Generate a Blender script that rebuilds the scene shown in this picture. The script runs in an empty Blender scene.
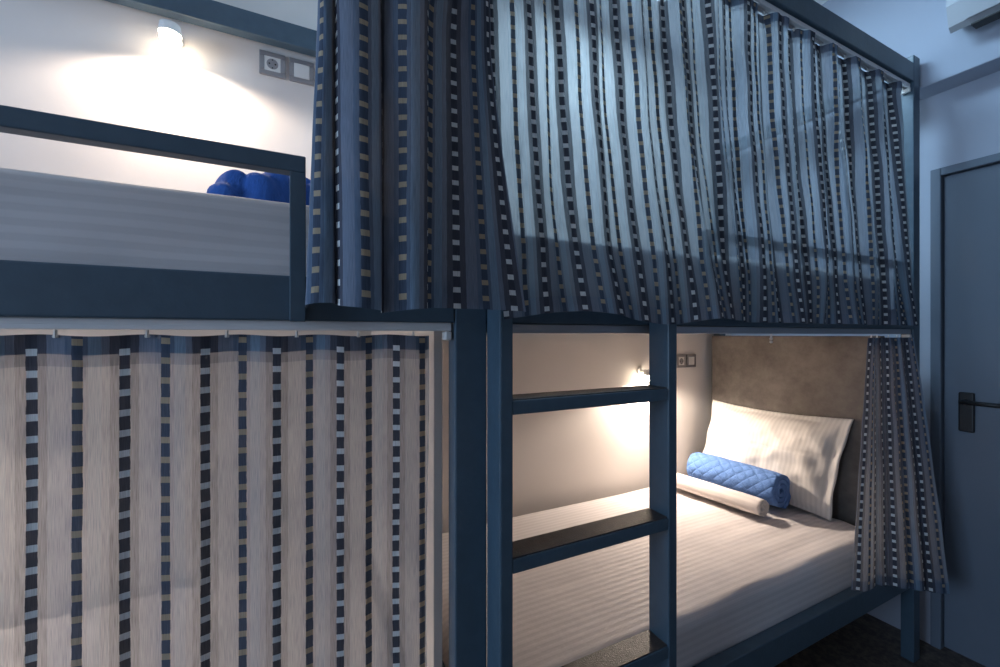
import bpy, bmesh, math, random
from mathutils import Vector, Matrix, noise
random.seed(4)
S = bpy.context.scene
COL = S.collection

# ---------------------------------------------------------------- camera, light, exposure
cam_d = bpy.data.cameras.new('camera'); cam = bpy.data.objects.new('camera', cam_d); COL.objects.link(cam)
cam_d.sensor_fit = 'HORIZONTAL'; cam_d.sensor_width = 36; cam_d.lens = 412/1000*36
cam_d.shift_y = 0.0015; cam_d.clip_start = 0.02
cam.location = (0, 0, 0); cam.rotation_euler = (math.pi/2, 0, -math.atan(200/412))
S.camera = cam
S.view_settings.view_transform = 'Standard'; S.view_settings.look = 'None'
S.view_settings.gamma = 1; S.view_settings.exposure = 0.0
try: S.view_settings.use_curve_mapping = False
except Exception: pass
w = bpy.data.worlds.new('world'); S.world = w; w.use_nodes = True
w.node_tree.nodes['Background'].inputs[0].default_value = (.45, .62, 1, 1)
w.node_tree.nodes['Background'].inputs[1].default_value = .3

def area(name, loc, rot, sx, sy, power, col):
    l = bpy.data.lights.new(name, 'AREA'); l.shape = 'RECTANGLE'; l.size = sx; l.size_y = sy
    l.energy = power; l.color = col
    o = bpy.data.objects.new(name, l); COL.objects.link(o); o.location = loc; o.rotation_euler = rot
    return o
WX0, WX1, WY0, WY1, FZ, CZ = -2.9, 2.42, -1.35, 1.68, -1.32, 1.62
# daylight through the window in the left wall
area('window_daylight', (WX0+.03, .1, .3), (0, -math.pi/2, 0), 1.3, 1.1, 50, (.50, .71, 1))
# added cool fill above the right-hand bunk, lighting its curtain from behind
area('added_ceiling_fill', (1.28, 1.15, CZ-.05), (0, 0, 0), .55, .55, 22, (.46, .74, 1))

# ---------------------------------------------------------------- materials
def L(o, i): o.links.new
def mat(name, col, rough=.5, metal=0, spec=.5, noise_amt=0, noise_scale=8, bump=0, bump_scale=40, emit=0, emit_col=None, sheen=0):
    m = bpy.data.materials.new(name); m.use_nodes = True
    nt = m.node_tree; b = nt.nodes['Principled BSDF']
    b.inputs['Base Color'].default_value = (*col, 1); b.inputs['Roughness'].default_value = rough
    b.inputs['Metallic'].default_value = metal; b.inputs['Specular IOR Level'].default_value = spec
    if sheen: b.inputs['Sheen Weight'].default_value = sheen
    if emit:
        b.inputs['Emission Color'].default_value = (*(emit_col or col), 1); b.inputs['Emission Strength'].default_value = emit
    tc = nt.nodes.new('ShaderNodeTexCoord')
    if noise_amt:
        n = nt.nodes.new('ShaderNodeTexNoise'); n.inputs['Scale'].default_value = noise_scale; n.inputs['Detail'].default_value = 6
        nt.links.new(tc.outputs['Object'], n.inputs['Vector'])
        r = nt.nodes.new('ShaderNodeMapRange'); r.inputs[1].default_value = .3; r.inputs[2].default_value = .7
        r.inputs[3].default_value = 1-noise_amt; r.inputs[4].default_value = 1+noise_amt
        nt.links.new(n.outputs['Fac'], r.inputs[0])
        mx = nt.nodes.new('ShaderNodeVectorMath'); mx.operation = 'SCALE'; mx.inputs[0].default_value = col
        nt.links.new(r.outputs[0], mx.inputs['Scale']); nt.links.new(mx.outputs[0], b.inputs['Base Color'])
    if bump:
        n2 = nt.nodes.new('ShaderNodeTexNoise'); n2.inputs['Scale'].default_value = bump_scale; n2.inputs['Detail'].default_value = 4
        nt.links.new(tc.outputs['Object'], n2.inputs['Vector'])
        bp = nt.nodes.new('ShaderNodeBump'); bp.inputs['Strength'].default_value = bump; bp.inputs['Distance'].default_value = .003
        nt.links.new(n2.outputs['Fac'], bp.inputs['Height']); nt.links.new(bp.outputs[0], b.inputs['Normal'])
    return m

class NB:
    """small helper for math node graphs"""
    def __init__(s, nt): s.nt = nt
    def m(s, op, a, b=None, c=None):
        n = s.nt.nodes.new('ShaderNodeMath'); n.operation = op
        for i, v in enumerate((a, b, c)):
            if v is None: continue
            if isinstance(v, (int, float)): n.inputs[i].default_value = v
            else: s.nt.links.new(v, n.inputs[i])
        return n.outputs[0]
    def mix(s, f, a, b):
        n = s.nt.nodes.new('ShaderNodeMix'); n.data_type = 'RGBA'
        for i, v in ((0, f), (6, a), (7, b)):
            if isinstance(v, (int, float)): n.inputs[i].default_value = v
            elif isinstance(v, tuple): n.inputs[i].default_value = (*v, 1)
            else: s.nt.links.new(v, n.inputs[i])
        return n.outputs[2]

def curtain_mat(name, t0, w0, hem_v=None, topband=True, band=.72):
    m = bpy.data.materials.new(name); m.use_nodes = True; nt = m.node_tree
    nt.nodes.clear(); N = NB(nt)
    out = nt.nodes.new('ShaderNodeOutputMaterial')
    uvn = nt.nodes.new('ShaderNodeUVMap'); sp = nt.nodes.new('ShaderNodeSeparateXYZ'); nt.links.new(uvn.outputs[0], sp.inputs[0])
    u, v = sp.outputs[0], sp.outputs[1]
    # thread wobble
    wn = nt.nodes.new('ShaderNodeTexNoise'); wn.inputs['Scale'].default_value = 60; wn.inputs['Detail'].default_value = 2
    nt.links.new(uvn.outputs[0], wn.inputs['Vector'])
    uu = N.m('ADD', u, N.m('MULTIPLY', N.m('SUBTRACT', wn.outputs['Fac'], .5), .0022))
    mu = N.m('MODULO', N.m('ADD', uu, 10.0), .1)
    dw = N.m('ABSOLUTE', N.m('SUBTRACT', mu, .025)); dt = N.m('ABSOLUTE', N.m('SUBTRACT', mu, .075))
    cw = N.m('LESS_THAN', dw, .0062); ct = N.m('LESS_THAN', dt, .0058)
    sw = N.m('MULTIPLY', cw, N.m('LESS_THAN', N.m('MODULO', N.m('ADD', v, 10.0), .03), .0098))
    st = N.m('MULTIPLY', ct, N.m('LESS_THAN', N.m('MODULO', N.m('ADD', v, 10.016), .03), .0095))
    bw = N.m('LESS_THAN', dw, .0165); bt = N.m('LESS_THAN', dt, .0135)
    # fine yarn
    mp = nt.nodes.new('ShaderNodeMapping'); mp.inputs['Scale'].default_value = (1300, 32, 1); nt.links.new(uvn.outputs[0], mp.inputs[0])
    yn = nt.nodes.new('ShaderNodeTexNoise'); yn.inputs['Scale'].default_value = 1; yn.inputs['Detail'].default_value = 2
    nt.links.new(mp.outputs[0], yn.inputs['Vector'])
    mp2 = nt.nodes.new('ShaderNodeMapping'); mp2.inputs['Scale'].default_value = (26, 9, 1); nt.links.new(uvn.outputs[0], mp2.inputs[0])
    y2 = nt.nodes.new('ShaderNodeTexNoise'); y2.inputs['Scale'].default_value = 1; y2.inputs['Detail'].default_value = 3
    nt.links.new(mp2.outputs[0], y2.inputs['Vector'])
    c = N.mix(bw, (.155, .185, .245), (.074, .080, .106))
    c = N.mix(N.m('MULTIPLY', bt, N.m('GREATER_THAN', mu, .0)), c, (.105, .145, .21))
    c = N.mix(N.m('COMPARE', mu, .0935, .0075), c, (.17, .25, .34))
    c = N.mix(cw, c, (.058, .062, .080)); c = N.mix(ct, c, (.066, .086, .125))
    c = N.mix(sw, c, (.62, .64, .64)); c = N.mix(st, c, (.38, .31, .22))
    yr = nt.nodes.new('ShaderNodeMapRange'); yr.inputs[1].default_value = .25; yr.inputs[2].default_value = .75; yr.inputs[3].default_value = .78; yr.inputs[4].default_value = 1.22
    nt.links.new(yn.outputs['Fac'], yr.inputs[0])
    cs = nt.nodes.new('ShaderNodeVectorMath'); cs.operation = 'SCALE'; nt.links.new(c, cs.inputs[0]); nt.links.new(yr.outputs[0], cs.inputs['Scale'])
    # openness of the weave
    core = N.m('MAXIMUM', cw, ct)
    T = N.m('ADD', N.m('MULTIPLY', bw, band-1), 1)
    T = N.m('MULTIPLY', T, N.m('ADD', .05, N.m('MULTIPLY', yn.outputs['Fac'], 1.9)))
    T = N.m('MULTIPLY', T, N.m('ADD', .62, N.m('MULTIPLY', y2.outputs['Fac'], .76)))
    T = N.m('MULTIPLY', T, N.m('SUBTRACT', 1, N.m('MULTIPLY', core, .95)))
    if topband:   # doubled header tape and its seam
        T = N.m('MULTIPLY', T, N.m('SUBTRACT', 1, N.m('MULTIPLY', N.m('LESS_THAN', v, .027), .95)))
        T = N.m('MULTIPLY', T, N.m('SUBTRACT', 1, N.m('MULTIPLY', N.m('LESS_THAN', v, .044), .45)))
    if hem_v:     # doubled hem
        T = N.m('MULTIPLY', T, N.m('SUBTRACT', 1, N.m('MULTIPLY', N.m('GREATER_THAN', v, hem_v), .6)))
    T = N.m('MINIMUM', T, 1.2)
    Wt = N.m('MINIMUM', N.m('MULTIPLY', T, w0), .95); T = N.m('MINIMUM', N.m('MULTIPLY', T, t0), .9)
    df = nt.nodes.new('ShaderNodeBsdfDiffuse'); nt.links.new(cs.outputs[0], df.inputs[0])
    tl = nt.nodes.new('ShaderNodeBsdfTranslucent'); tl.inputs[0].default_value = (.66, .68, .71, 1)
    gl = nt.nodes.new('ShaderNodeBsdfSheen'); gl.inputs[0].default_value = (.35, .42, .5, 1); gl.inputs[1].default_value = .4
    a = nt.nodes.new('ShaderNodeMixShader'); nt.links.new(Wt, a.inputs[0]); nt.links.new(df.outputs[0], a.inputs[1]); nt.links.new(tl.outputs[0], a.inputs[2])
    ad = nt.nodes.new('ShaderNodeMixShader'); ad.inputs[0].default_value = .06; nt.links.new(a.outputs[0], ad.inputs[1]); nt.links.new(gl.outputs[0], ad.inputs[2])
    tr = nt.nodes.new('ShaderNodeBsdfTransparent')
    mx = nt.nodes.new('ShaderNodeMixShader'); nt.links.new(T, mx.inputs[0]); nt.links.new(ad.outputs[0], mx.inputs[1]); nt.links.new(tr.outputs[0], mx.inputs[2])
    bp = nt.nodes.new('ShaderNodeBump'); bp.inputs['Strength'].default_value = .25; bp.inputs['Distance'].default_value = .0008
    h = N.m('ADD', yn.outputs['Fac'], N.m('MULTIPLY', N.m('ADD', sw, st), 1.5))
    if hem_v: h = N.m('ADD', h, N.m('MULTIPLY', N.m('LESS_THAN', N.m('ABSOLUTE', N.m('SUBTRACT', v, hem_v)), .0012), -4))
    nt.links.new(h, bp.inputs['Height']); nt.links.new(bp.outputs[0], df.inputs['Normal'])
    nt.links.new(mx.outputs[0], out.inputs[0])
    return m

def sheet_mat(name, axis, pitch=.022, col=(.70, .655, .65)):
    """satin stripe cotton; axis = object coordinate across the stripes"""
    m = bpy.data.materials.new(name); m.use_nodes = True; nt = m.node_tree; N = NB(nt)
    b = nt.nodes['Principled BSDF']; b.inputs['Roughness'].default_value = .8; b.inputs['Specular IOR Level'].default_value = .25
    b.inputs['Sheen Weight'].default_value = .1
    if axis == 'U':
        tc = nt.nodes.new('ShaderNodeUVMap'); src = tc.outputs[0]
    else:
        tc = nt.nodes.new('ShaderNodeTexCoord'); src = tc.outputs['Object']
    sp = nt.nodes.new('ShaderNodeSeparateXYZ'); nt.links.new(src, sp.inputs[0])
    comp = {'U': 0, 'X': 0, 'Y': 1}[axis]
    a = sp.outputs[comp]
    if axis == 'Y':   # stripes wrap round the long side
        a = N.m('ADD', a, sp.outputs[2])
    s = N.m('SINE', N.m('MULTIPLY', a, 2*math.pi/pitch))
    ss = nt.nodes.new('ShaderNodeMapRange'); ss.interpolation_type = 'SMOOTHSTEP'
    for i, vv in ((1, -.5), (2, .5), (3, 0), (4, 1)): ss.inputs[i].default_value = vv
    nt.links.new(s, ss.inputs[0])
    c = N.mix(ss.outputs[0], tuple(x*.92 for x in col), col)
    nt.links.new(c, b.inputs['Base Color'])
    rr = N.m('SUBTRACT', .85, N.m('MULTIPLY', ss.outputs[0], .3)); nt.links.new(rr, b.inputs['Roughness'])
    n2 = nt.nodes.new('ShaderNodeTexNoise'); n2.inputs['Scale'].default_value = 9; n2.inputs['Detail'].default_value = 5
    nt.links.new(src, n2.inputs['Vector'])
    bp = nt.nodes.new('ShaderNodeBump'); bp.inputs['Strength'].default_value = .35; bp.inputs['Distance'].default_value = .006
    nt.links.new(N.m('ADD', n2.outputs['Fac'], N.m('MULTIPLY', ss.outputs[0], .12)), bp.inputs['Height']); nt.links.new(bp.outputs[0], b.inputs['Normal'])
    return m

def quilt_mat(name, col, cell=.055):
    m = bpy.data.materials.new(name); m.use_nodes = True; nt = m.node_tree; N = NB(nt)
    b = nt.nodes['Principled BSDF']; b.inputs['Roughness'].default_value = .85; b.inputs['Specular IOR Level'].default_value = .2
    uv = nt.nodes.new('ShaderNodeUVMap'); sp = nt.nodes.new('ShaderNodeSeparateXYZ'); nt.links.new(uv.outputs[0], sp.inputs[0])
    p = N.m('ADD', sp.outputs[0], sp.outputs[1]); q = N.m('SUBTRACT', sp.outputs[0], sp.outputs[1])
    k = math.pi/cell
    hp = N.m('POWER', N.m('ABSOLUTE', N.m('SINE', N.m('MULTIPLY', p, k))), .45)
    hq = N.m('POWER', N.m('ABSOLUTE', N.m('SINE', N.m('MULTIPLY', q, k))), .45)
    h = N.m('MULTIPLY', hp, hq)
    n2 = nt.nodes.new('ShaderNodeTexNoise'); n2.inputs['Scale'].default_value = 90; n2.inputs['Detail'].default_value = 3; n2.inputs['Distortion'].default_value = 1
    nt.links.new(uv.outputs[0], n2.inputs['Vector'])
    hh = N.m('ADD', h, N.m('MULTIPLY', n2.outputs['Fac'], .55))
    bp = nt.nodes.new('ShaderNodeBump'); bp.inputs['Strength'].default_value = .8; bp.inputs['Distance'].default_value = .006
    nt.links.new(hh, bp.inputs['Height']); nt.links.new(bp.outputs[0], b.inputs['Normal'])
    nt.links.new(N.mix(n2.outputs['Fac'], tuple(x*.8 for x in col), tuple(min(1, x*1.2) for x in col)), b.inputs['Base Color'])
    return m

def concrete_mat(name):
    m = bpy.data.materials.new(name); m.use_nodes = True; nt = m.node_tree; N = NB(nt)
    b = nt.nodes['Principled BSDF']; b.inputs['Roughness'].default_value = .55; b.inputs['Specular IOR Level'].default_value = .3
    tc = nt.nodes.new('ShaderNodeTexCoord')
    n1 = nt.nodes.new('ShaderNodeTexNoise'); n1.inputs['Scale'].default_value = 4.5; n1.inputs['Detail'].default_value = 8; n1.inputs['Roughness'].default_value = .65
    n2 = nt.nodes.new('ShaderNodeTexNoise'); n2.inputs['Scale'].default_value = 28; n2.inputs['Detail'].default_value = 6; n2.inputs['Roughness'].default_value = .7
    nt.links.new(tc.outputs['Object'], n1.inputs['Vector']); nt.links.new(tc.outputs['Object'], n2.inputs['Vector'])
    r = nt.nodes.new('ShaderNodeMapRange'); 
    for i, vv in ((1, .36), (2, .66), (3, 0), (4, 1)): r.inputs[i].default_value = vv
    nt.links.new(N.m('ADD', N.m('MULTIPLY', n1.outputs['Fac'], .7), N.m('MULTIPLY', n2.outputs['Fac'], .3)), r.inputs[0])
    nt.links.new(N.mix(r.outputs[0], (.092, .080, .072), (.215, .190, .170)), b.inputs['Base Color'])
    return m

def floor_mat():
    m = bpy.data.materials.new('dark speckled floor'); m.use_nodes = True; nt = m.node_tree; N = NB(nt)
    b = nt.nodes['Principled BSDF']; b.inputs['Roughness'].default_value = .5
    tc = nt.nodes.new('ShaderNodeTexCoord')
    n1 = nt.nodes.new('ShaderNodeTexNoise'); n1.inputs['Scale'].default_value = 45; n1.inputs['Detail'].default_value = 6; n1.inputs['Roughness'].default_value = .7
    nt.links.new(tc.outputs['Object'], n1.inputs['Vector'])
    r = nt.nodes.new('ShaderNodeMapRange')
    for i, vv in ((1, .4), (2, .65), (3, 0), (4, 1)): r.inputs[i].default_value = vv
    nt.links.new(n1.outputs['Fac'], r.inputs[0])
    nt.links.new(N.mix(r.outputs[0], (.055, .045, .038), (.16, .125, .10)), b.inputs['Base Color'])
    return m

M = dict(
    metal=mat('petrol blue painted steel', (.056, .094, .130), .38, 0, .5, .08, 30, .12, 120),
    white=mat('white wall paint', (.76, .71, .67), .85, 0, .3, .03, 3, .08, 60),
    side=mat('pale blue grey wall paint', (.40, .43, .51), .8, 0, .3, .03, 3, .05, 60),
    front=mat('taupe wall paint', (.36, .30, .28), .85, 0, .3, .03, 3, .05, 60),
    ceil=mat('ceiling paint', (.78, .78, .78), .9, 0, .2, .02, 3),
    door=mat('grey blue door lacquer', (.14, .17, .215), .45, 0, .4, .03, 2),
    floor=floor_mat(), conc=concrete_mat('grey concrete effect board'),
    track=mat('grey aluminium track', (.42, .42, .44), .35, .6, .5),
    wtrack=mat('white plastic track', (.75, .74, .74), .35),
    black=mat('black handle metal', (.012, .012, .014), .4),
    grip=mat('dark grip strip', (.055, .048, .045), .42, 0, .5, .3, 60, .5, 300),
    plate=mat('brushed silver socket frame', (.33, .32, .33), .35, .5),
    ivory=mat('white switch plastic', (.72, .70, .67), .4),
    dark=mat('dark plastic hole', (.02, .02, .02), .6),
    lampw=mat('white lamp housing', (.8, .8, .78), .4),
    bulb=mat('glowing warm bulb', (1, .9, .75), .4, emit=30, emit_col=(1, .86, .66)),
    fillglow=mat('added cool fill glow', (.8, .9, 1), .4, emit=6, emit_col=(.55, .8, 1)),  # glowing face of the added ceiling fill panel
    pane=mat('daylit window glass', (.5, .7, 1), .1, emit=1.2, emit_col=(.40, .66, 1)),
    ac=mat('air conditioner plastic', (.40, .41, .44), .4),
    sheet=sheet_mat('striped cotton sheet', 'Y'),
    pcase=sheet_mat('striped cotton pillowcase', 'U', .019, (.76, .72, .68)),
    wroll=sheet_mat('rolled striped towel', 'U', .03, (.74, .68, .65)),
    quilt=quilt_mat('blue quilted fabric', (.13, .25, .55)),
    blanket=quilt_mat('deep blue blanket fabric', (.035, .12, .42), .6),
    cA=curtain_mat('striped curtain fabric doubled', .01, .03),
    cB=curtain_mat('striped curtain fabric sheer', .25, .20, .93, band=.22),
    cC=curtain_mat('striped curtain fabric backlit', .13, .52, band=.80),
    cD=curtain_mat('striped curtain fabric gathered', .04, .12, .87),
)

# ---------------------------------------------------------------- builders
def link(name, bm, m, parent=None, smooth=False):
    me = bpy.data.meshes.new(name); bm.normal_update(); bm.to_mesh(me); bm.free()
    if smooth:
        for p in me.polygons: p.use_smooth = True
    for mm in (m if isinstance(m, (list, tuple)) else [m]): me.materials.append(mm)
    o = bpy.data.objects.new(name, me); COL.objects.link(o)
    if parent: o.parent = parent; o.matrix_parent_inverse = Matrix.Translation(-parent.location)
    return o
def box(bm, x0, x1, y0, y1, z0, z1, bev=0, seg=2, mi=0):
    r = bmesh.ops.create_cube(bm, size=1)
    for v in r['verts']:
        v.co = Vector(((x0+x1)/2+v.co.x*(x1-x0), (y0+y1)/2+v.co.y*(y1-y0), (z0+z1)/2+v.co.z*(z1-z0)))
    fs = set(f for v in r['verts'] for f in v.link_faces)
    for f in fs: f.material_index = mi
    if bev:
        es = set(e for v in r['verts'] for e in v.link_edges)
        bmesh.ops.bevel(bm, geom=list(es), offset=bev, segments=seg, affect='EDGES', profile=.5, material=mi)
    return bm
def B(*a, **k): return box(bmesh.new(), *a, **k)
def cyl(bm, p0, p1, r0, r1=None, seg=20):
    r1 = r0 if r1 is None else r1
    p0, p1 = Vector(p0), Vector(p1); d = p1-p0
    q = d.to_track_quat('Z', 'Y').to_matrix().to_4x4()
    bmesh.ops.create_cone(bm, cap_ends=True, segments=seg, radius1=r0, radius2=r1, depth=d.length, matrix=Matrix.Translation((p0+p1)/2) @ q)
    return bm
def empty(name, loc, label, cat, group=None):
    o = bpy.data.objects.new(name, None); COL.objects.link(o); o.location = loc
    return tag(o, label, cat, group)
def tag(o, label, cat, group=None):
    o['label'] = label; o['category'] = cat
    if group: o['group'] = group
    return o
def struct(name, bm, m, **k):
    o = link(name, bm, m, **k)
    if not o.parent: o['kind'] = 'structure'
    return o
def copy_thing(o, d, label, group=None):
    c = o.copy(); COL.objects.link(c); c.location = o.location + Vector(d); c['label'] = label
    if group: c['group'] = group
    for ch in list(o.children):
        if ch.type == 'LIGHT' or True:
            k = ch.copy(); COL.objects.link(k); k.parent = c
            for g in list(ch.children):
                q = g.copy(); COL.objects.link(q); q.parent = k
    return c

# ---------------------------------------------------------------- room
struct('floor', B(WX0-.1, WX1+.1, WY0-.1, WY1+.1, FZ-.1, FZ), M['floor'])
struct('ceiling', B(WX0-.1, WX1+.1, WY0-.1, WY1+.1, CZ, CZ+.1), M['ceil'])
struct('wall_back', B(WX0-.1, WX1+.1, WY1, WY1+.1, FZ, CZ), M['white'])
struct('wall_front', B(WX0-.1, WX1+.1, WY0-.1, WY0, FZ, CZ), M['front'])
DY0, DY1, DZ = -.16, .770, .692
bm = bmesh.new()
box(bm, WX1, WX1+.1, DY1, WY1, FZ, CZ); box(bm, WX1, WX1+.1, WY0, DY0, FZ, CZ); box(bm, WX1, WX1+.1, DY0, DY1, DZ, CZ)
struct('wall_right', bm, M['side'])
bm = bmesh.new(); WA, WB, WC, WD = -.5, .7, -.4, 1.0
box(bm, WX0-.1, WX0, WY0, WA, FZ, CZ); box(bm, WX0-.1, WX0, WB, WY1, FZ, CZ); box(bm, WX0-.1, WX0, WA, WB, FZ, WC); box(bm, WX0-.1, WX0, WA, WB, WD, CZ)
struct('wall_left', bm, M['side'])
wi = struct('window_1', B(WX0-.07, WX0-.06, WA+.04, WB-.04, WC+.04, WD-.04), M['pane'])
bm = bmesh.new()
for a in ((WA, WA+.05, WC, WD), (WB-.05, WB, WC, WD), (WA+.05, WB-.05, WC, WC+.05), (WA+.05, WB-.05, WD-.05, WD), (.08, .12, WC+.05, WD-.05)):
    box(bm, WX0-.09, WX0-.02, a[0], a[1], a[2], a[3], .003)
link('window_frame', bm, M['wtrack'], wi)
HX = 2.30
struct('trim_1', B(HX, WX1, WY0, WY1, 1.015, CZ, .004), M['side'])
# door
dr = struct('door_1', B(WX1+.012, WX1+.055, DY0+.03, DY1-.028, FZ+.012, DZ-.028, .003), M['door'])
bm = bmesh.new()
box(bm, WX1-.008, WX1+.07, DY1-.024, DY1+.008, FZ, DZ+.008, .003); box(bm, WX1-.008, WX1+.07, DY0-.008, DY0+.026, FZ, DZ+.008, .003)
box(bm, WX1-.008, WX1+.07, DY0+.026, DY1-.024, DZ-.024, DZ+.008, .003)
link('door_frame', bm, M['door'], dr)
link('handle_plate', B(WX1-.004, WX1+.012, .652, .697, -.392, -.232, .006, 3), M['black'], dr)
bm = bmesh.new(); cyl(bm, (WX1+.01, .672, -.268), (WX1-.055, .672, -.268), .0095); cyl(bm, (WX1-.05, .678, -.268), (WX1-.05, .53, -.268), .0085)
link('lever_handle', bm, M['black'], dr, smooth=True)

# ---------------------------------------------------------------- bunk frames
P = .763; BK = 1.66
def rail(n, x0, x1, y0, y1, z0, z1, par, m='metal', bev=.003): return link(n, B(x0, x1, y0, y1, z0, z1, bev), M[m], par)
def bunk(name, xa, xb, left_posts, right_posts, label, pw=.053, lw=.068):
    r = empty(name, ((xa+xb)/2, 1.2, FZ), label, 'bunk bed', 'steel bunk beds along the back wall')
    for y0 in (P, BK-.045):
        if left_posts: rail('post', xa-lw, xa, y0, y0+.042, FZ, 1.128, r)
        if right_posts: rail('post', xb, xb+pw, y0, y0+.042, FZ, 1.128, r)
    for y0, y1 in ((P, P+.038), (BK-.04, BK)):
        rail('side_rail', xa, xb, y0, y1, .024, .098, r)
        rail('side_rail', xa, xb, y0, y1, -1.01, -.925, r)
        if left_posts is False or y0 == P or not right_posts: rail('top_rail', xa, xb, y0, y1, 1.02, 1.095, r)
    for x in (xa+.001, xb-.031):
        for z0, z1 in ((.03, .09), (-1.0, -.94), (1.03, 1.09)):
            rail('end_rail', x, x+.03, P+.042, BK-.045, z0, z1, r)
    for z in (.04, -.97):
        rail('base_board', xa+.035, xb-.035, P+.042, BK-.045, z, z+.016, r, 'white', .002)
    return r
bR = bunk('bunk_bed', .341, 2.22, True, True, 'petrol blue steel bunk bed with a grey headboard panel, standing beside the door')
bL = bunk('bunk_bed', -1.70, .272, True, False, 'petrol blue steel bunk bed at left, its upper guard rail bare of any curtain')
rail('headboard', 2.15, 2.185, .84, 1.615, -.92, -.004, bR, 'conc', .004)
rail('partition_board', .243, .262, P+.045, 1.615, -.92, 0.02, bL, 'white', .002)
rail('partition_board', .243, .262, P+.045, 1.615, .10, .75, bL, 'white', .002)
# guards
def guard(xa, xb, par, yf=.737, z0=.022):
    bm = bmesh.new(); box(bm, xa, xb, yf, yf+.026, .262, .289, .002)
    g = link('guard_rail', bm, M['metal'], par)
    for x in (xa, xb-.0235): 
        b = B(x, x+.0235, yf, yf+.026, z0, .262, .0015); u = link('guard_upright', b, M['metal'], par)
guard(-1.2, .0085, bL)
guard(1.0, 2.15, bR, .7655, .098)
# curtain tracks
def track(name, xa, xb, y, z0, label, m, hooks=()):
    bm = bmesh.new()
    box(bm, xa, xb, y-.012, y+.012, z0+.006, max(z0+.016, .0235 if z0 < .5 else z0), .0015); box(bm, xa, xb, y-.012, y-.004, z0, z0+.007, .001); box(bm, xa, xb, y+.004, y+.012, z0, z0+.007, .001)
    t = tag(link(name, bm, M[m]), label, 'curtain track')
    e = B(xb-.012, xb, y-.014, y+.014, z0-.018, z0-.001, .002); link('end_stop', e, M['ivory'], t)
    for x in hooks:
        b2 = bmesh.new(); cyl(b2, (x, y, z0-.001), (x, y, z0-.012), .0028, seg=8)
        cyl(b2, (x, y-.003, z0-.015), (x, y+.003, z0-.015), .004, seg=10); cyl(b2, (x, y-.003, z0-.025), (x, y+.003, z0-.025), .004, seg=10)
        link('glider', b2, M['ivory'], t)
    return t
track('curtain_track', -1.69, .268, .783, .008, 'white curtain track under the left bed, over the backlit curtain', 'wtrack')
track('curtain_track', .345, 2.218, .783, .0035, 'grey curtain track under the upper rail beside the ladder', 'track', (1.316,))
track('curtain_track', .345, 2.218, .785, .9995, 'pale curtain track at the very top right, under the canopy rail', 'wtrack')

# ladder
lad = empty('ladder', (.57, .73, FZ), 'petrol blue steel bunk ladder with dark grip treads, in front of the middle post', 'ladder')
LY0, LY1 = .70, .762
for x0, x1 in ((.340, .368), (.782, .810)):
    rail('side_stile', x0, x1, LY0, LY1, FZ, .052, lad)
for z in (-.124, -.430, -.733, -1.038):
    rg = rail('rung', .368, .782, LY0+.001, LY1, z-.030, z-.003, lad, bev=.0015)
    link('tread', B(.3685, .7815, LY0+.004, LY1-.001, z-.003, z, .0008), M['grip'], rg)

# ---------------------------------------------------------------- mattresses
def mattress(name, xa, xb, ya, yb, z0, z1, label, seed, crease=False):
    bm = bmesh.new(); W, D, H = xb-xa, yb-ya, z1-z0; R = .028
    # profile round the section (front bottom -> over the top -> back bottom)
    prof = []
    for i in range(10): prof.append((0, H*.0+(H-R)*i/10))
    for i in range(7):
        a = math.pi/2*i/6; prof.append((R-R*math.cos(a), H-R+R*math.sin(a)))
    for i in range(1, 46): prof.append((R+(D-2*R)*i/46, H))
    for i in range(7):
        a = math.pi/2*i/6; prof.append((D-R+R*math.sin(a), H-R+R*math.cos(a)))
    for i in range(1, 6): prof.append((D, (H-R)*(1-i/5)))
    nx = 150; rows = []
    for j in range(nx+1):
        s = j/nx; x = W*s; e = min(s, 1-s)*W; row = []
        k = 1 if e > R else math.sqrt(max(0, 1-(1-e/R)**2))
        for (y, z) in prof:
            zz = z-(R*(1-k) if z > H-R*1.5 else 0)
            yy = y
            p = Vector((x*2.2, y*5, z*8+seed))
            d = noise.noise(p)*.006+noise.noise(p*2.3)*.003
            d += .0028*math.sin(y*62+2.2*noise.noise(Vector((x*1.3, y*2, seed))))*max(0, noise.noise(Vector((x*1.5, y*3, seed+5)))+.35)
            if z > H-R*.4: zz += d
            if y < R*.5: yy += -.004*math.sin(z/H*math.pi)+d*.9
            if crease and z >= H-.001:
                yc = .27+.03*math.sin(x*1.7); zz -= .004*math.exp(-((y-yc)/.004)**2)
            row.append(bm.verts.new((xa+x, ya+yy, z0+zz)))
        rows.append(row)
    for j in range(nx):
        for i in range(len(prof)-1):
            bm.faces.new((rows[j][i], rows[j][i+1], rows[j+1][i+1], rows[j+1][i])).smooth = True
    for r in (rows[0], rows[-1]):
        try: bm.faces.new(r)
        except Exception: pass
    bm.faces.new([rows[j][0] for j in range(nx+1)]+[rows[j][-1] for j in range(nx, -1, -1)])
    bmesh.ops.recalc_face_normals(bm, faces=bm.faces)
    return tag(link(name, bm, M['sheet']), label, 'mattress', 'mattresses in striped white sheets')
mattress('mattress', .375, 2.11, P+.045, 1.612, -.954, -.795, 'white mattress of the lower bed beside the door, under the pillow and blue roll', 1.3, True)
mattress('mattress', -1.66, .21, P+.045, 1.612, .056, .238, 'upper left mattress in pale sheet, behind the bare guard rail', 7.7)
mattress('mattress', -1.66, .21, P+.045, 1.612, -.954, -.795, 'lower left mattress hidden behind the backlit curtain', 4.1)
mattress('mattress', .375, 2.11, P+.045, 1.612, .056, .238, 'upper right mattress, a dim shape through the sheer hanging curtain', 9.9)

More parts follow.
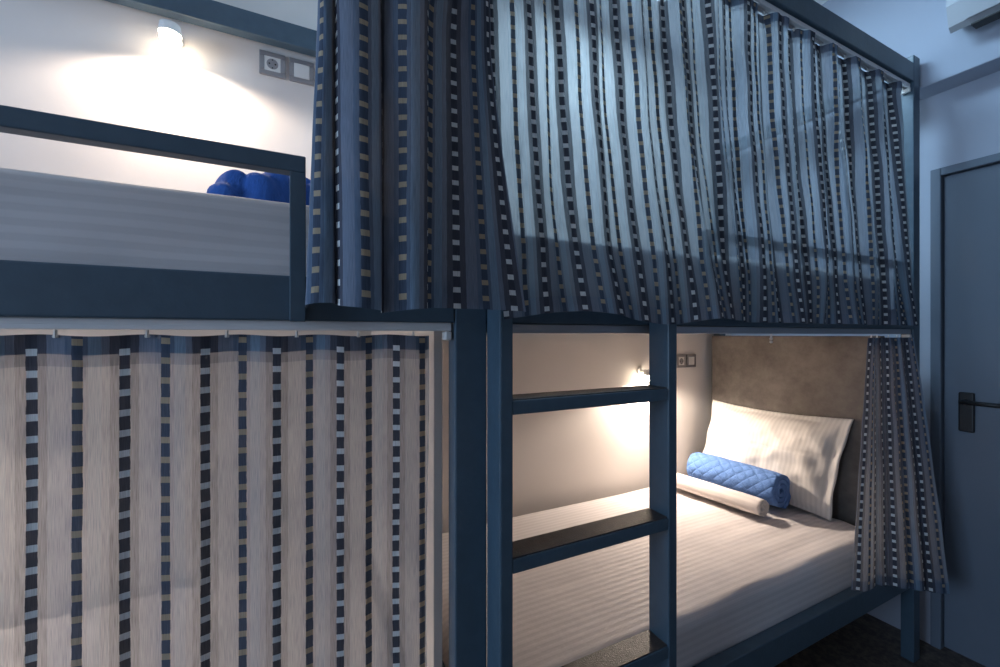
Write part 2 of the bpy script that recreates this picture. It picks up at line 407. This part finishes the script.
# ---------------------------------------------------------------- curtains
def catmull(pts, n):
    out = []; P_ = [pts[0]]+list(pts)+[pts[-1]]
    for i in range(1, len(P_)-2):
        for k in range(n):
            t = k/n; a, b, c, d = (Vector(P_[i-1]), Vector(P_[i]), Vector(P_[i+1]), Vector(P_[i+2]))
            out.append(.5*((2*b)+(-a+c)*t+(2*a-5*b+4*c-d)*t*t+(-a+3*b-3*c+d)*t**3))
    out.append(Vector(pts[-1])); return out
def cloth(name, rows, m, label, us, group='striped curtains on the bunks'):
    """rows: list of lists of Vector, top to bottom; us: fabric coordinate of each column"""
    bm = bmesh.new(); uvl = bm.loops.layers.uv.new('UVMap')
    V = [[bm.verts.new(p) for p in r] for r in rows]
    mid = len(rows[0])//2; vs = [0]
    for j in range(1, len(rows)): vs.append(vs[-1]+(rows[j][mid]-rows[j-1][mid]).length)
    for j in range(len(rows)-1):
        for i in range(len(rows[0])-1):
            f = bm.faces.new((V[j][i], V[j+1][i], V[j+1][i+1], V[j][i+1])); f.smooth = True
            for lp, (a, b) in zip(f.loops, ((i, j), (i, j+1), (i+1, j+1), (i+1, j))):
                lp[uvl].uv = (us[a], vs[b])
    o = tag(link(name, bm, m), label, 'curtain', group)
    return o
def arclen(pts):
    s = [0]
    for a, b in zip(pts, pts[1:]): s.append(s[-1]+(Vector(b)-Vector(a)).length)
    return s
def hooks_on(o, pts, z):
    for x, y in pts:
        b = bmesh.new(); cyl(b, (x, y, z), (x, y, z+.011), .0022, seg=8); cyl(b, (x-.003, y, z+.002), (x+.003, y, z+.002), .0018, seg=8)
        link('curtain_hook', b, M['ivory'], o)

# A: bundle pushed to the right end of the upper left bed
hem = [(.010, .63), (.006, .608), (.014, .595), (.028, .591), (.040, .597), (.044, .606), (.046, .596), (.052, .574), (.072, .560), (.096, .568), (.104, .592), (.104, .604), (.108, .594), (.118, .578), (.138, .565), (.162, .574), (.170, .600), (.171, .620), (.195, .634), (.250, .630), (.315, .622), (.350, .618)]
midp = [(.028, .745), (.026, .722), (.030, .708), (.038, .704), (.046, .712), (.049, .728), (.051, .712), (.058, .695), (.084, .682), (.112, .692), (.123, .71), (.123, .735), (.130, .71), (.142, .698), (.168, .684), (.196, .695), (.206, .715), (.207, .735), (.232, .747), (.280, .745), (.325, .738), (.338, .738)]
topp = [(.030+.0143*i, .742+.010*math.sin(i*1.9)) for i in range(22)]
nA = 9; H1, M1, T1 = catmull(hem, nA), catmull(midp, nA), catmull(topp, nA)
rows = []; NR = 70; ztop, zmid, zh = 1.03, .56, .037
for j in range(NR+1):
    s = j/NR; z = ztop+(zh-ztop)*s
    row = []
    for i in range(len(H1)):
        if z > zmid:
            k = (ztop-z)/(ztop-zmid); k = k*k*(3-2*k); p = T1[i].lerp(M1[i], k)
        else:
            k = (zmid-z)/(zmid-zh); k = k**1.15; p = M1[i].lerp(H1[i], k)
        q = i/len(H1)
        dz = .006*math.sin(q*9)*(s**6)
        wr = noise.noise(Vector((q*14, z*5, 2)))*.003+noise.noise(Vector((q*30, z*22, 8)))*.0012
        row.append(Vector((p.x+wr*.6, p.y+wr, z+dz)))
    rows.append(row)
sA = arclen(H1); uA = [x-sA[0]+.0345 for x in sA]
cA = cloth('curtain', rows, M['cA'], 'slate blue striped curtain bunched in fat folds right of the guard rail', uA)
rd = bmesh.new(); cyl(rd, (-1.6, .742, 1.045), (.36, .742, 1.045), .011)
tag(link('curtain_rod', rd, M['metal'], smooth=True), 'steel curtain rod above the bunched curtain, out over the upper left bed', 'curtain rod')

# B: sheer upper right curtain
def fold(x, ph, amp, per): return amp*math.sin(2*math.pi*x/per+ph)
def build_B():
    xa, xb = .345, 2.135; n = 620; rows = []; zt, zb = .998, .036; NR = 80
    for j in range(NR+1):
        s = j/NR; row = []
        for i in range(n+1):
            q = i/n; X = xa+(xb-xa)*q
            z = zt+(zb-zt)*s
            g = .45+.55*min(1, X/1.2)                       # tighter pleats towards the far end
            amp = .0150*g*(1-.25*s)
            warp = .035*noise.noise(Vector((X*2.1, s*1.2, 3)))+.02*s*math.sin(X*5)
            y = fold(X+warp, 0, amp, .155)+fold(X+warp*1.6, 1.3, amp*.45, .071)+.004*noise.noise(Vector((X*9, s*7, 1)))
            near = 1/(1+math.exp((X-.98)/.06))
            hemY = .728-.052*near
            base = .786+(hemY-.786)*(s**1.25)
            if s > .70 : y *= 1-.35*((s-.70)/.30)
            top_pinch = max(0, 1-s/.04)
            y = y*(1+.5*top_pinch)
            if s < .05: y = max(-.017, min(.017, y))
            kick = .018*max(0, (s-.86)/.14)*math.sin(X*17+1.0)
            xs = X+.010*math.sin(s*5+X*3)*s*min(1, (1-q)*8)
            lift = .012*math.sin(X*13.0+1.2)*near*(s**8)
            row.append(Vector((xs, min(base+y+kick*.6, .80-.045*s), z+lift)))
        rows.append(row)
    us = [(.345+(xb-xa)*i/n)*1.20+.005 for i in range(n+1)]
    o = cloth('curtain', rows, M['cB'], 'sheer grey blue curtain hanging across the upper right bed, over the ladder top', us)
    hooks_on(o, [(xa+.01+.155*k, .785) for k in range(12)], .985)
build_B()

# C: backlit lower left curtain
def build_C():
    xa, xb = -1.25, .236; n = 420; rows = []; zt, zb = -.0005, -1.24; NR = 90
    for j in range(NR+1):
        s = j/NR; row = []
        for i in range(n+1):
            q = i/n; X = xa+(xb-xa)*q
            amp = .004+.003*s
            y = fold(X+.02*noise.noise(Vector((X*3, s*2, 5))), .6, amp, .118)+.004*noise.noise(Vector((X*7, s*4, 1)))+.0015*noise.noise(Vector((X*40, s*14, 1)))
            e = max(0, (X-(xb-.018))/.018)
            row.append(Vector((X-.006*e*e+.004*math.sin(s*9+q)*e, .785+y+.022*e*e, zt+(zb-zt)*s+.0015*math.sin(X*53))))
        rows.append(row)
    us = [X_/n*(xb-xa)+xa for X_ in range(n+1)]
    us = [x*1.01+.46 for x in us]
    o = cloth('curtain', rows, M['cC'], 'warm backlit striped curtain drawn across the lower left bed', us)
    hooks_on(o, [(-.305+.10*k-.4, .783) for k in range(10)], -.004)
build_C()

# D: gathered lower right curtain
dh = [(1.655, .725), (1.69, .708), (1.74, .705), (1.785, .712), (1.805, .735), (1.825, .72), (1.85, .71), (1.875, .722), (1.885, .745), (1.90, .715), (1.93, .692), (1.965, .69), (1.985, .71), (1.992, .73), (2.0, .71), (2.02, .685), (2.05, .675), (2.075, .69), (2.08, .715), (2.09, .68), (2.125, .66), (2.165, .645)]
dt_ = [(1.886+.0145*i, .772+(y-(.720-.002*i))*.55) for i, (x, y) in enumerate(dh)]
Hd, Td = catmull(dh, 9), catmull(dt_, 9); rows = []
for j in range(61):
    s = j/60; z = -.010+(-.850+.010)*s; row = []
    for i in range(len(Hd)):
        q = i/len(Hd); k = s**.95; p = Td[i].lerp(Hd[i], k)
        bulge = -.030*math.sin(math.pi*min(1, s*1.0))*(q < 2)*(.3+.7*(1-q))
        wr = noise.noise(Vector((q*12, s*6, 4)))*.004
        row.append(Vector((p.x+wr, p.y+bulge*.0+wr, z-.11*q*s**2)))
    rows.append(row)
sD = arclen(Hd)
cD = cloth('curtain', rows, M['cD'], 'dark striped curtain gathered at the door end of the lower right bed', [x+.005 for x in sD])
hooks_on(cD, [(1.93, .783), (1.973, .783), (2.062, .783), (2.13, .783)], -.0105)

# ---------------------------------------------------------------- pillow, rolls, blanket
def place(v, o, ax, ay, az): return o+ax*v[0]+ay*v[1]+az*v[2]
def pillow():
    W, Hh = .66, .445; n, m = 70, 50
    up = Vector((.10, -.035, .405)).normalized(); wd = Vector((.02, -1, .015)).normalized()   # left edge to right edge
    nr = wd.cross(up).normalized()
    if nr.x > 0: nr = -nr
    o = Vector((2.075, 1.272, -.580))
    bm = bmesh.new(); uvl = bm.loops.layers.uv.new('UVMap')
    grids = []
    for side in (1, -1):
        g = []
        for j in range(m+1):
            r = []
            for i in range(n+1):
                a, b = 2*i/n-1, 2*j/m-1
                fl = .89                                     # flat flange round the filling
                ea, eb = min(1, abs(a)/fl), min(1, abs(b)/fl)
                t = (max(0, 1-ea**2.6)**.62)*(max(0, 1-eb**2.4)**.62)
                x = a*W/2*(1-.05*(1-b*b)*abs(a)); y = b*Hh/2*(1-.085*(1-a*a)*abs(b))
                th = .062*t+.0035
                wv = noise.noise(Vector((a*3, b*3, 1+side)))*.013*t+noise.noise(Vector((a*7, b*5, 4)))*.007*(t**.5)
                wv += .006*math.sin(b*9+a*14)*math.exp(-((a-.75)**2)/.06)*t**.5
                crease = -.006*math.exp(-((b-.12-.06*a)/.02)**2)*(t > .2)
                th2 = th+wv+crease if side == 1 else th*.45
                edge = abs(a) > .995 or abs(b) > .995
                wz = .006*math.sin(a*13)*max(0, abs(b)-.9)*10+.005*math.sin(b*9)*max(0, abs(a)-.9)*10
                r.append(bm.verts.new(place((x, y, side*th2 if not edge else side*.002), o, wd, up, nr)+nr*wz))
            g.append(r)
        grids.append(g)
        for j in range(m):
            for i in range(n):
                q = (g[j][i], g[j][i+1], g[j+1][i+1], g[j+1][i])
                f = bm.faces.new(q if side == 1 else q[::-1]); f.smooth = True
                idx = [(i, j), (i+1, j), (i+1, j+1), (i, j+1)]
                if side == -1: idx = idx[::-1]
                for lp, (ii, jj) in zip(f.loops, idx): lp[uvl].uv = (ii/n*W, jj/m*Hh)
    bmesh.ops.remove_doubles(bm, verts=bm.verts, dist=.0045*0+.0001)
    A, C = grids
    def strip(p, q):
        for k in range(len(p)-1):
            try: bm.faces.new((p[k], q[k], q[k+1], p[k+1]))
            except Exception: pass
    strip(A[0], C[0]); strip(A[-1], C[-1]); strip([r[0] for r in A], [r[0] for r in C]); strip([r[-1] for r in A], [r[-1] for r in C])
    bmesh.ops.recalc_face_normals(bm, faces=bm.faces)
    # rest it on the sheet
    tag(link('pillow', bm, M['pcase']), 'white striped pillow leaning upright against the grey headboard', 'pillow')
pillow()

def roll(name, p0, p1, R, r0, turns, th, m, label, cat, squash=1, wob=.002, uvs=1):
    """a cloth rolled into a spiral, swept from p0 to p1"""
    p0, p1 = Vector(p0), Vector(p1); ax = (p1-p0).normalized(); up = Vector((0, 0, 1)); sd = up.cross(ax).normalized()
    n = int(turns*36); m_ = 40; bm = bmesh.new(); uvl = bm.loops.layers.uv.new('UVMap')
    prof_o, prof_i = [], []
    for i in range(n+1):
        t = i/n; a = -2*math.pi*turns*t+1.2+math.pi; r = R+(r0-R)*t
        r *= 1+.035*math.sin(a*2.0+1)
        prof_o.append((r*math.cos(a), r*math.sin(a), r)); r2 = r-th
        prof_i.append((r2*math.cos(a), r2*math.sin(a), r2))
    loop = prof_o+prof_i[::-1]; acc = [0]
    for k in range(1, len(loop)): acc.append(acc[-1]+math.hypot(loop[k][0]-loop[k-1][0], loop[k][1]-loop[k-1][1]))
    rows = []
    for j in range(m_+1):
        s = j/m_; row = []
        for k, (a, b, r) in enumerate(loop):
            c = p0.lerp(p1, s)
            w = 1+wob*30*noise.noise(Vector((a*30, b*30, s*9)))*.4
            bulge = 1-.07*(2*s-1)**6
            off = ax*(.006*noise.noise(Vector((a*40, b*40, 3)))*(1 if j in (0, m_) else 0))
            row.append(bm.verts.new(c+sd*a*w*bulge+up*b*squash*w*bulge+off))
        rows.append(row)
    L_ = (p1-p0).length; K = len(loop)
    for j in range(m_):
        for k in range(K):
            k2 = (k+1) % K
            f = bm.faces.new((rows[j][k], rows[j][k2], rows[j+1][k2], rows[j+1][k])); f.smooth = True
            a1, a2 = acc[k], (acc[k2] if k2 else acc[k])
            for lp, uv in zip(f.loops, ((a1, j), (a2, j), (a2, j+1), (a1, j+1))): lp[uvl].uv = (uv[0]*uvs, uv[1]/m_*L_)
    for row in (rows[0], rows[-1]):
        for i in range(n):
            f = bm.faces.new((row[i], row[i+1], row[2*n+1-(i+1)], row[2*n+1-i]))
    bmesh.ops.recalc_face_normals(bm, faces=bm.faces)
    return tag(link(name, bm, m), label, cat)
roll('quilt', (1.935, 1.105, -.702), (1.90, 1.525, -.702), .094, .016, 3.3, .0170, M['quilt'], 'blue quilted blanket rolled up in front of the pillow', 'blanket')
roll('towel', (1.792, 1.100, -.748), (1.735, 1.53, -.748), .058, .014, 2.4, .013, M['wroll'], 'white towel rolled flat in front of the blue quilted roll', 'towel', squash=.80)

LOBES = [(-.60, -.15, .40, .80, .085, .15), (-.22, -.25, .42, .72, .100, .35), (.22, -.30, .46, .65, .085, -.25), (.62, -.15, .38, .80, .105, .10), (-.15, .35, .75, .55, .125, 0), (.45, .30, .50, .55, .135, .2), (-.55, .45, .42, .45, .11, -.2)]
def heap():
    bm = bmesh.new(); uvl = bm.loops.layers.uv.new('UVMap'); n, m = 110, 80
    cx, cy, z0 = .010, 1.10, .236; W, D = .37, .34; rows = []
    for j in range(m+1):
        r = []
        for i in range(n+1):
            a, b = 2*i/n-1, 2*j/m-1
            x, y = a*W/2, b*D/2
            h = 0
            for (la, lb, ra, rb, hh, sk) in LOBES:
                da = (a-la-sk*(b-lb))/ra; db = (b-lb)/rb; q2 = da*da+db*db
                if q2 < 1: h = max(h, 1.30*hh*(1-q2)**.5)
            h += (.007*noise.noise(Vector((a*5+b*3, b*4, 1)))+0.008*math.sin(a*16+b*12+4*noise.noise(Vector((a*2, b*2, 7)))))*min(1, h/.03)
            h = min(h, .9*min(1-abs(a), 1-abs(b))) if h > 0 else 0
            r.append(bm.verts.new((cx+x*(1+.05*noise.noise(Vector((b*3, 0, 1)))), cy+y*(1+.08*noise.noise(Vector((a*3, 4, 1)))), z0+max(.0005, h)+.003)))
        rows.append(r)
    for j in range(m):
        for i in range(n):
            f = bm.faces.new((rows[j][i], rows[j][i+1], rows[j+1][i+1], rows[j+1][i])); f.smooth = True
            for lp, (p, q) in zip(f.loops, ((i, j), (i+1, j), (i+1, j+1), (i, j+1))): lp[uvl].uv = (p/n*W*1.6, q/m*D*1.6)
    edge = [rows[0][i] for i in range(n+1)]+[rows[j][n] for j in range(1, m+1)]+[rows[m][i] for i in range(n-1, -1, -1)]+[rows[j][0] for j in range(m-1, 0, -1)]
    bm.faces.new(edge[::-1])
    tag(link('blanket', bm, M['blanket']), 'bright blue blanket crumpled on the upper left mattress', 'blanket')
heap()

# ---------------------------------------------------------------- lamps, sockets
def wall_lamp(x, z, label, power, col):
    r = empty('wall_lamp', (x, WY1, z), label, 'lamp', 'small reading lamps on the back wall')
    bm = bmesh.new(); cyl(bm, (x, WY1, z+.02), (x, WY1-.012, z+.02), .020, seg=28); cyl(bm, (x, WY1-.01, z+.02), (x, WY1-.055, z+.02), .006, seg=12)
    link('wall_mount', bm, M['lampw'], r, smooth=False)
    bm = bmesh.new(); cyl(bm, (x, WY1-.072, z+.004), (x, WY1-.072, z+.032), .030, .027, 32)
    link('lamp_shade', bm, M['lampw'], r)
    bm = bmesh.new(); bmesh.ops.create_uvsphere(bm, u_segments=24, v_segments=16, radius=.028, matrix=Matrix.Translation((x, WY1-.072, z-.007)) @ Matrix.Diagonal((1, 1, .75, 1)))
    link('bulb', bm, M['bulb'], r, smooth=True)
    l = bpy.data.lights.new('lamp_light', 'SPOT'); l.energy = power; l.color = col; l.spot_size = math.radians(168); l.spot_blend = .35; l.shadow_soft_size = .022
    o = bpy.data.objects.new('lamp_light', l); COL.objects.link(o); o.location = (x, WY1-.075, z-.031)
    return r
WARM = (1, .84, .70)
wall_lamp(-.365, .935, 'small round lamp glowing on the wall above the upper left bed', 27, WARM)
wall_lamp(1.655, -.215, 'lower reading lamp glowing on the wall behind the ladder', 36, WARM)
wall_lamp(-1.12, -.215, 'reading lamp inside the lower left bed, behind its backlit curtain', 60, (1, .88, .77))

def socket(x, z, label, holes=True, s=.082):
    r = empty('wall_socket' if holes else 'light_switch', (x, WY1, z), label, 'socket' if holes else 'switch')
    bm = bmesh.new()
    h = s/2; i = h*.62
    for a in ((-h, h, i, h), (-h, h, -h, -i), (-h, -i, -i, i), (i, h, -i, i)):
        box(bm, x+a[0], x+a[1], WY1-.011, WY1, z+a[2], z+a[3], .002)
    link('cover_frame', bm, M['plate'], r)
    if holes:
        f = link('socket_insert', B(x-i, x+i, WY1-.009, WY1, z-i, z+i, .001), M['ivory'], r)
        bm = bmesh.new(); cyl(bm, (x, WY1-.0085, z), (x, WY1-.0098, z), i*.72, seg=28); link('socket_well', bm, M['plate'], f)
        bm = bmesh.new()
        for dx in (-.0095, .0095): cyl(bm, (x+dx, WY1-.0095, z), (x+dx, WY1-.0108, z), .0028, seg=10)
        cyl(bm, (x, WY1-.0095, z+.014), (x, WY1-.0108, z+.014), .0022, seg=10); cyl(bm, (x, WY1-.0095, z-.014), (x, WY1-.0108, z-.014), .0022, seg=10)
        link('socket_hole', bm, M['dark'], f)
    else:
        link('rocker', B(x-i, x+i, WY1-.0115, WY1-.001, z-i, z+i, .002), M['ivory'], r)
socket(-.088, .963, 'silver framed power socket on the wall above the blue blanket')
socket(.006, .963, 'silver framed light switch next to the socket above the blue blanket', False)
socket(1.968, -.150, 'power socket on the wall left of the pillow, lower bed', True, .075)
socket(2.050, -.150, 'light switch on the wall nearest the grey headboard, lower bed', False, .075)

# added ceiling panel, unseen, a fixture made up for the cool fill light
cl = empty('added_fill_panel', (1.28, 1.15, CZ), 'added cool fill light panel, unseen above the upper right bed', 'lamp')
link('fill_panel_housing', B(.97, 1.59, .84, 1.46, CZ-.03, CZ, .004), M['lampw'], cl)
link('diffuser', B(1.0, 1.56, .87, 1.43, CZ-.036, CZ-.03, .001), M['fillglow'], cl)

# air conditioner
ac = empty('air_conditioner', (HX, .22, 1.13), 'pale wall air conditioner at the top right corner, above the door', 'air conditioner')
def prism(bm, prof, y0, y1):
    a = [bm.verts.new((x, y0, z)) for x, z in prof]; b = [bm.verts.new((x, y1, z)) for x, z in prof]
    bm.faces.new(a); bm.faces.new(b[::-1])
    for i in range(len(prof)): bm.faces.new((a[i], b[i], b[(i+1) % len(prof)], a[(i+1) % len(prof)]))
    bmesh.ops.recalc_face_normals(bm, faces=bm.faces); return bm
prof = [(HX, 1.19), (HX-.05, 1.168), (HX-.095, 1.135), (HX-.115, 1.150), (HX-.135, 1.22), (HX-.14, 1.32), (HX-.13, 1.39), (HX-.10, 1.41), (HX, 1.41)]
link('housing', prism(bmesh.new(), prof, -.18, .655), M['ac'], ac)
link('front_panel', prism(bmesh.new(), [(HX-.117, 1.152), (HX-.137, 1.22), (HX-.142, 1.32), (HX-.132, 1.388), (HX-.141, 1.388), (HX-.149, 1.32), (HX-.144, 1.22), (HX-.123, 1.149)], -.15, .610), M['ac'], ac)
link('air_flap', B(HX-.108, HX-.06, -.14, .60, 1.125, 1.132, .002), M['dark'], ac)
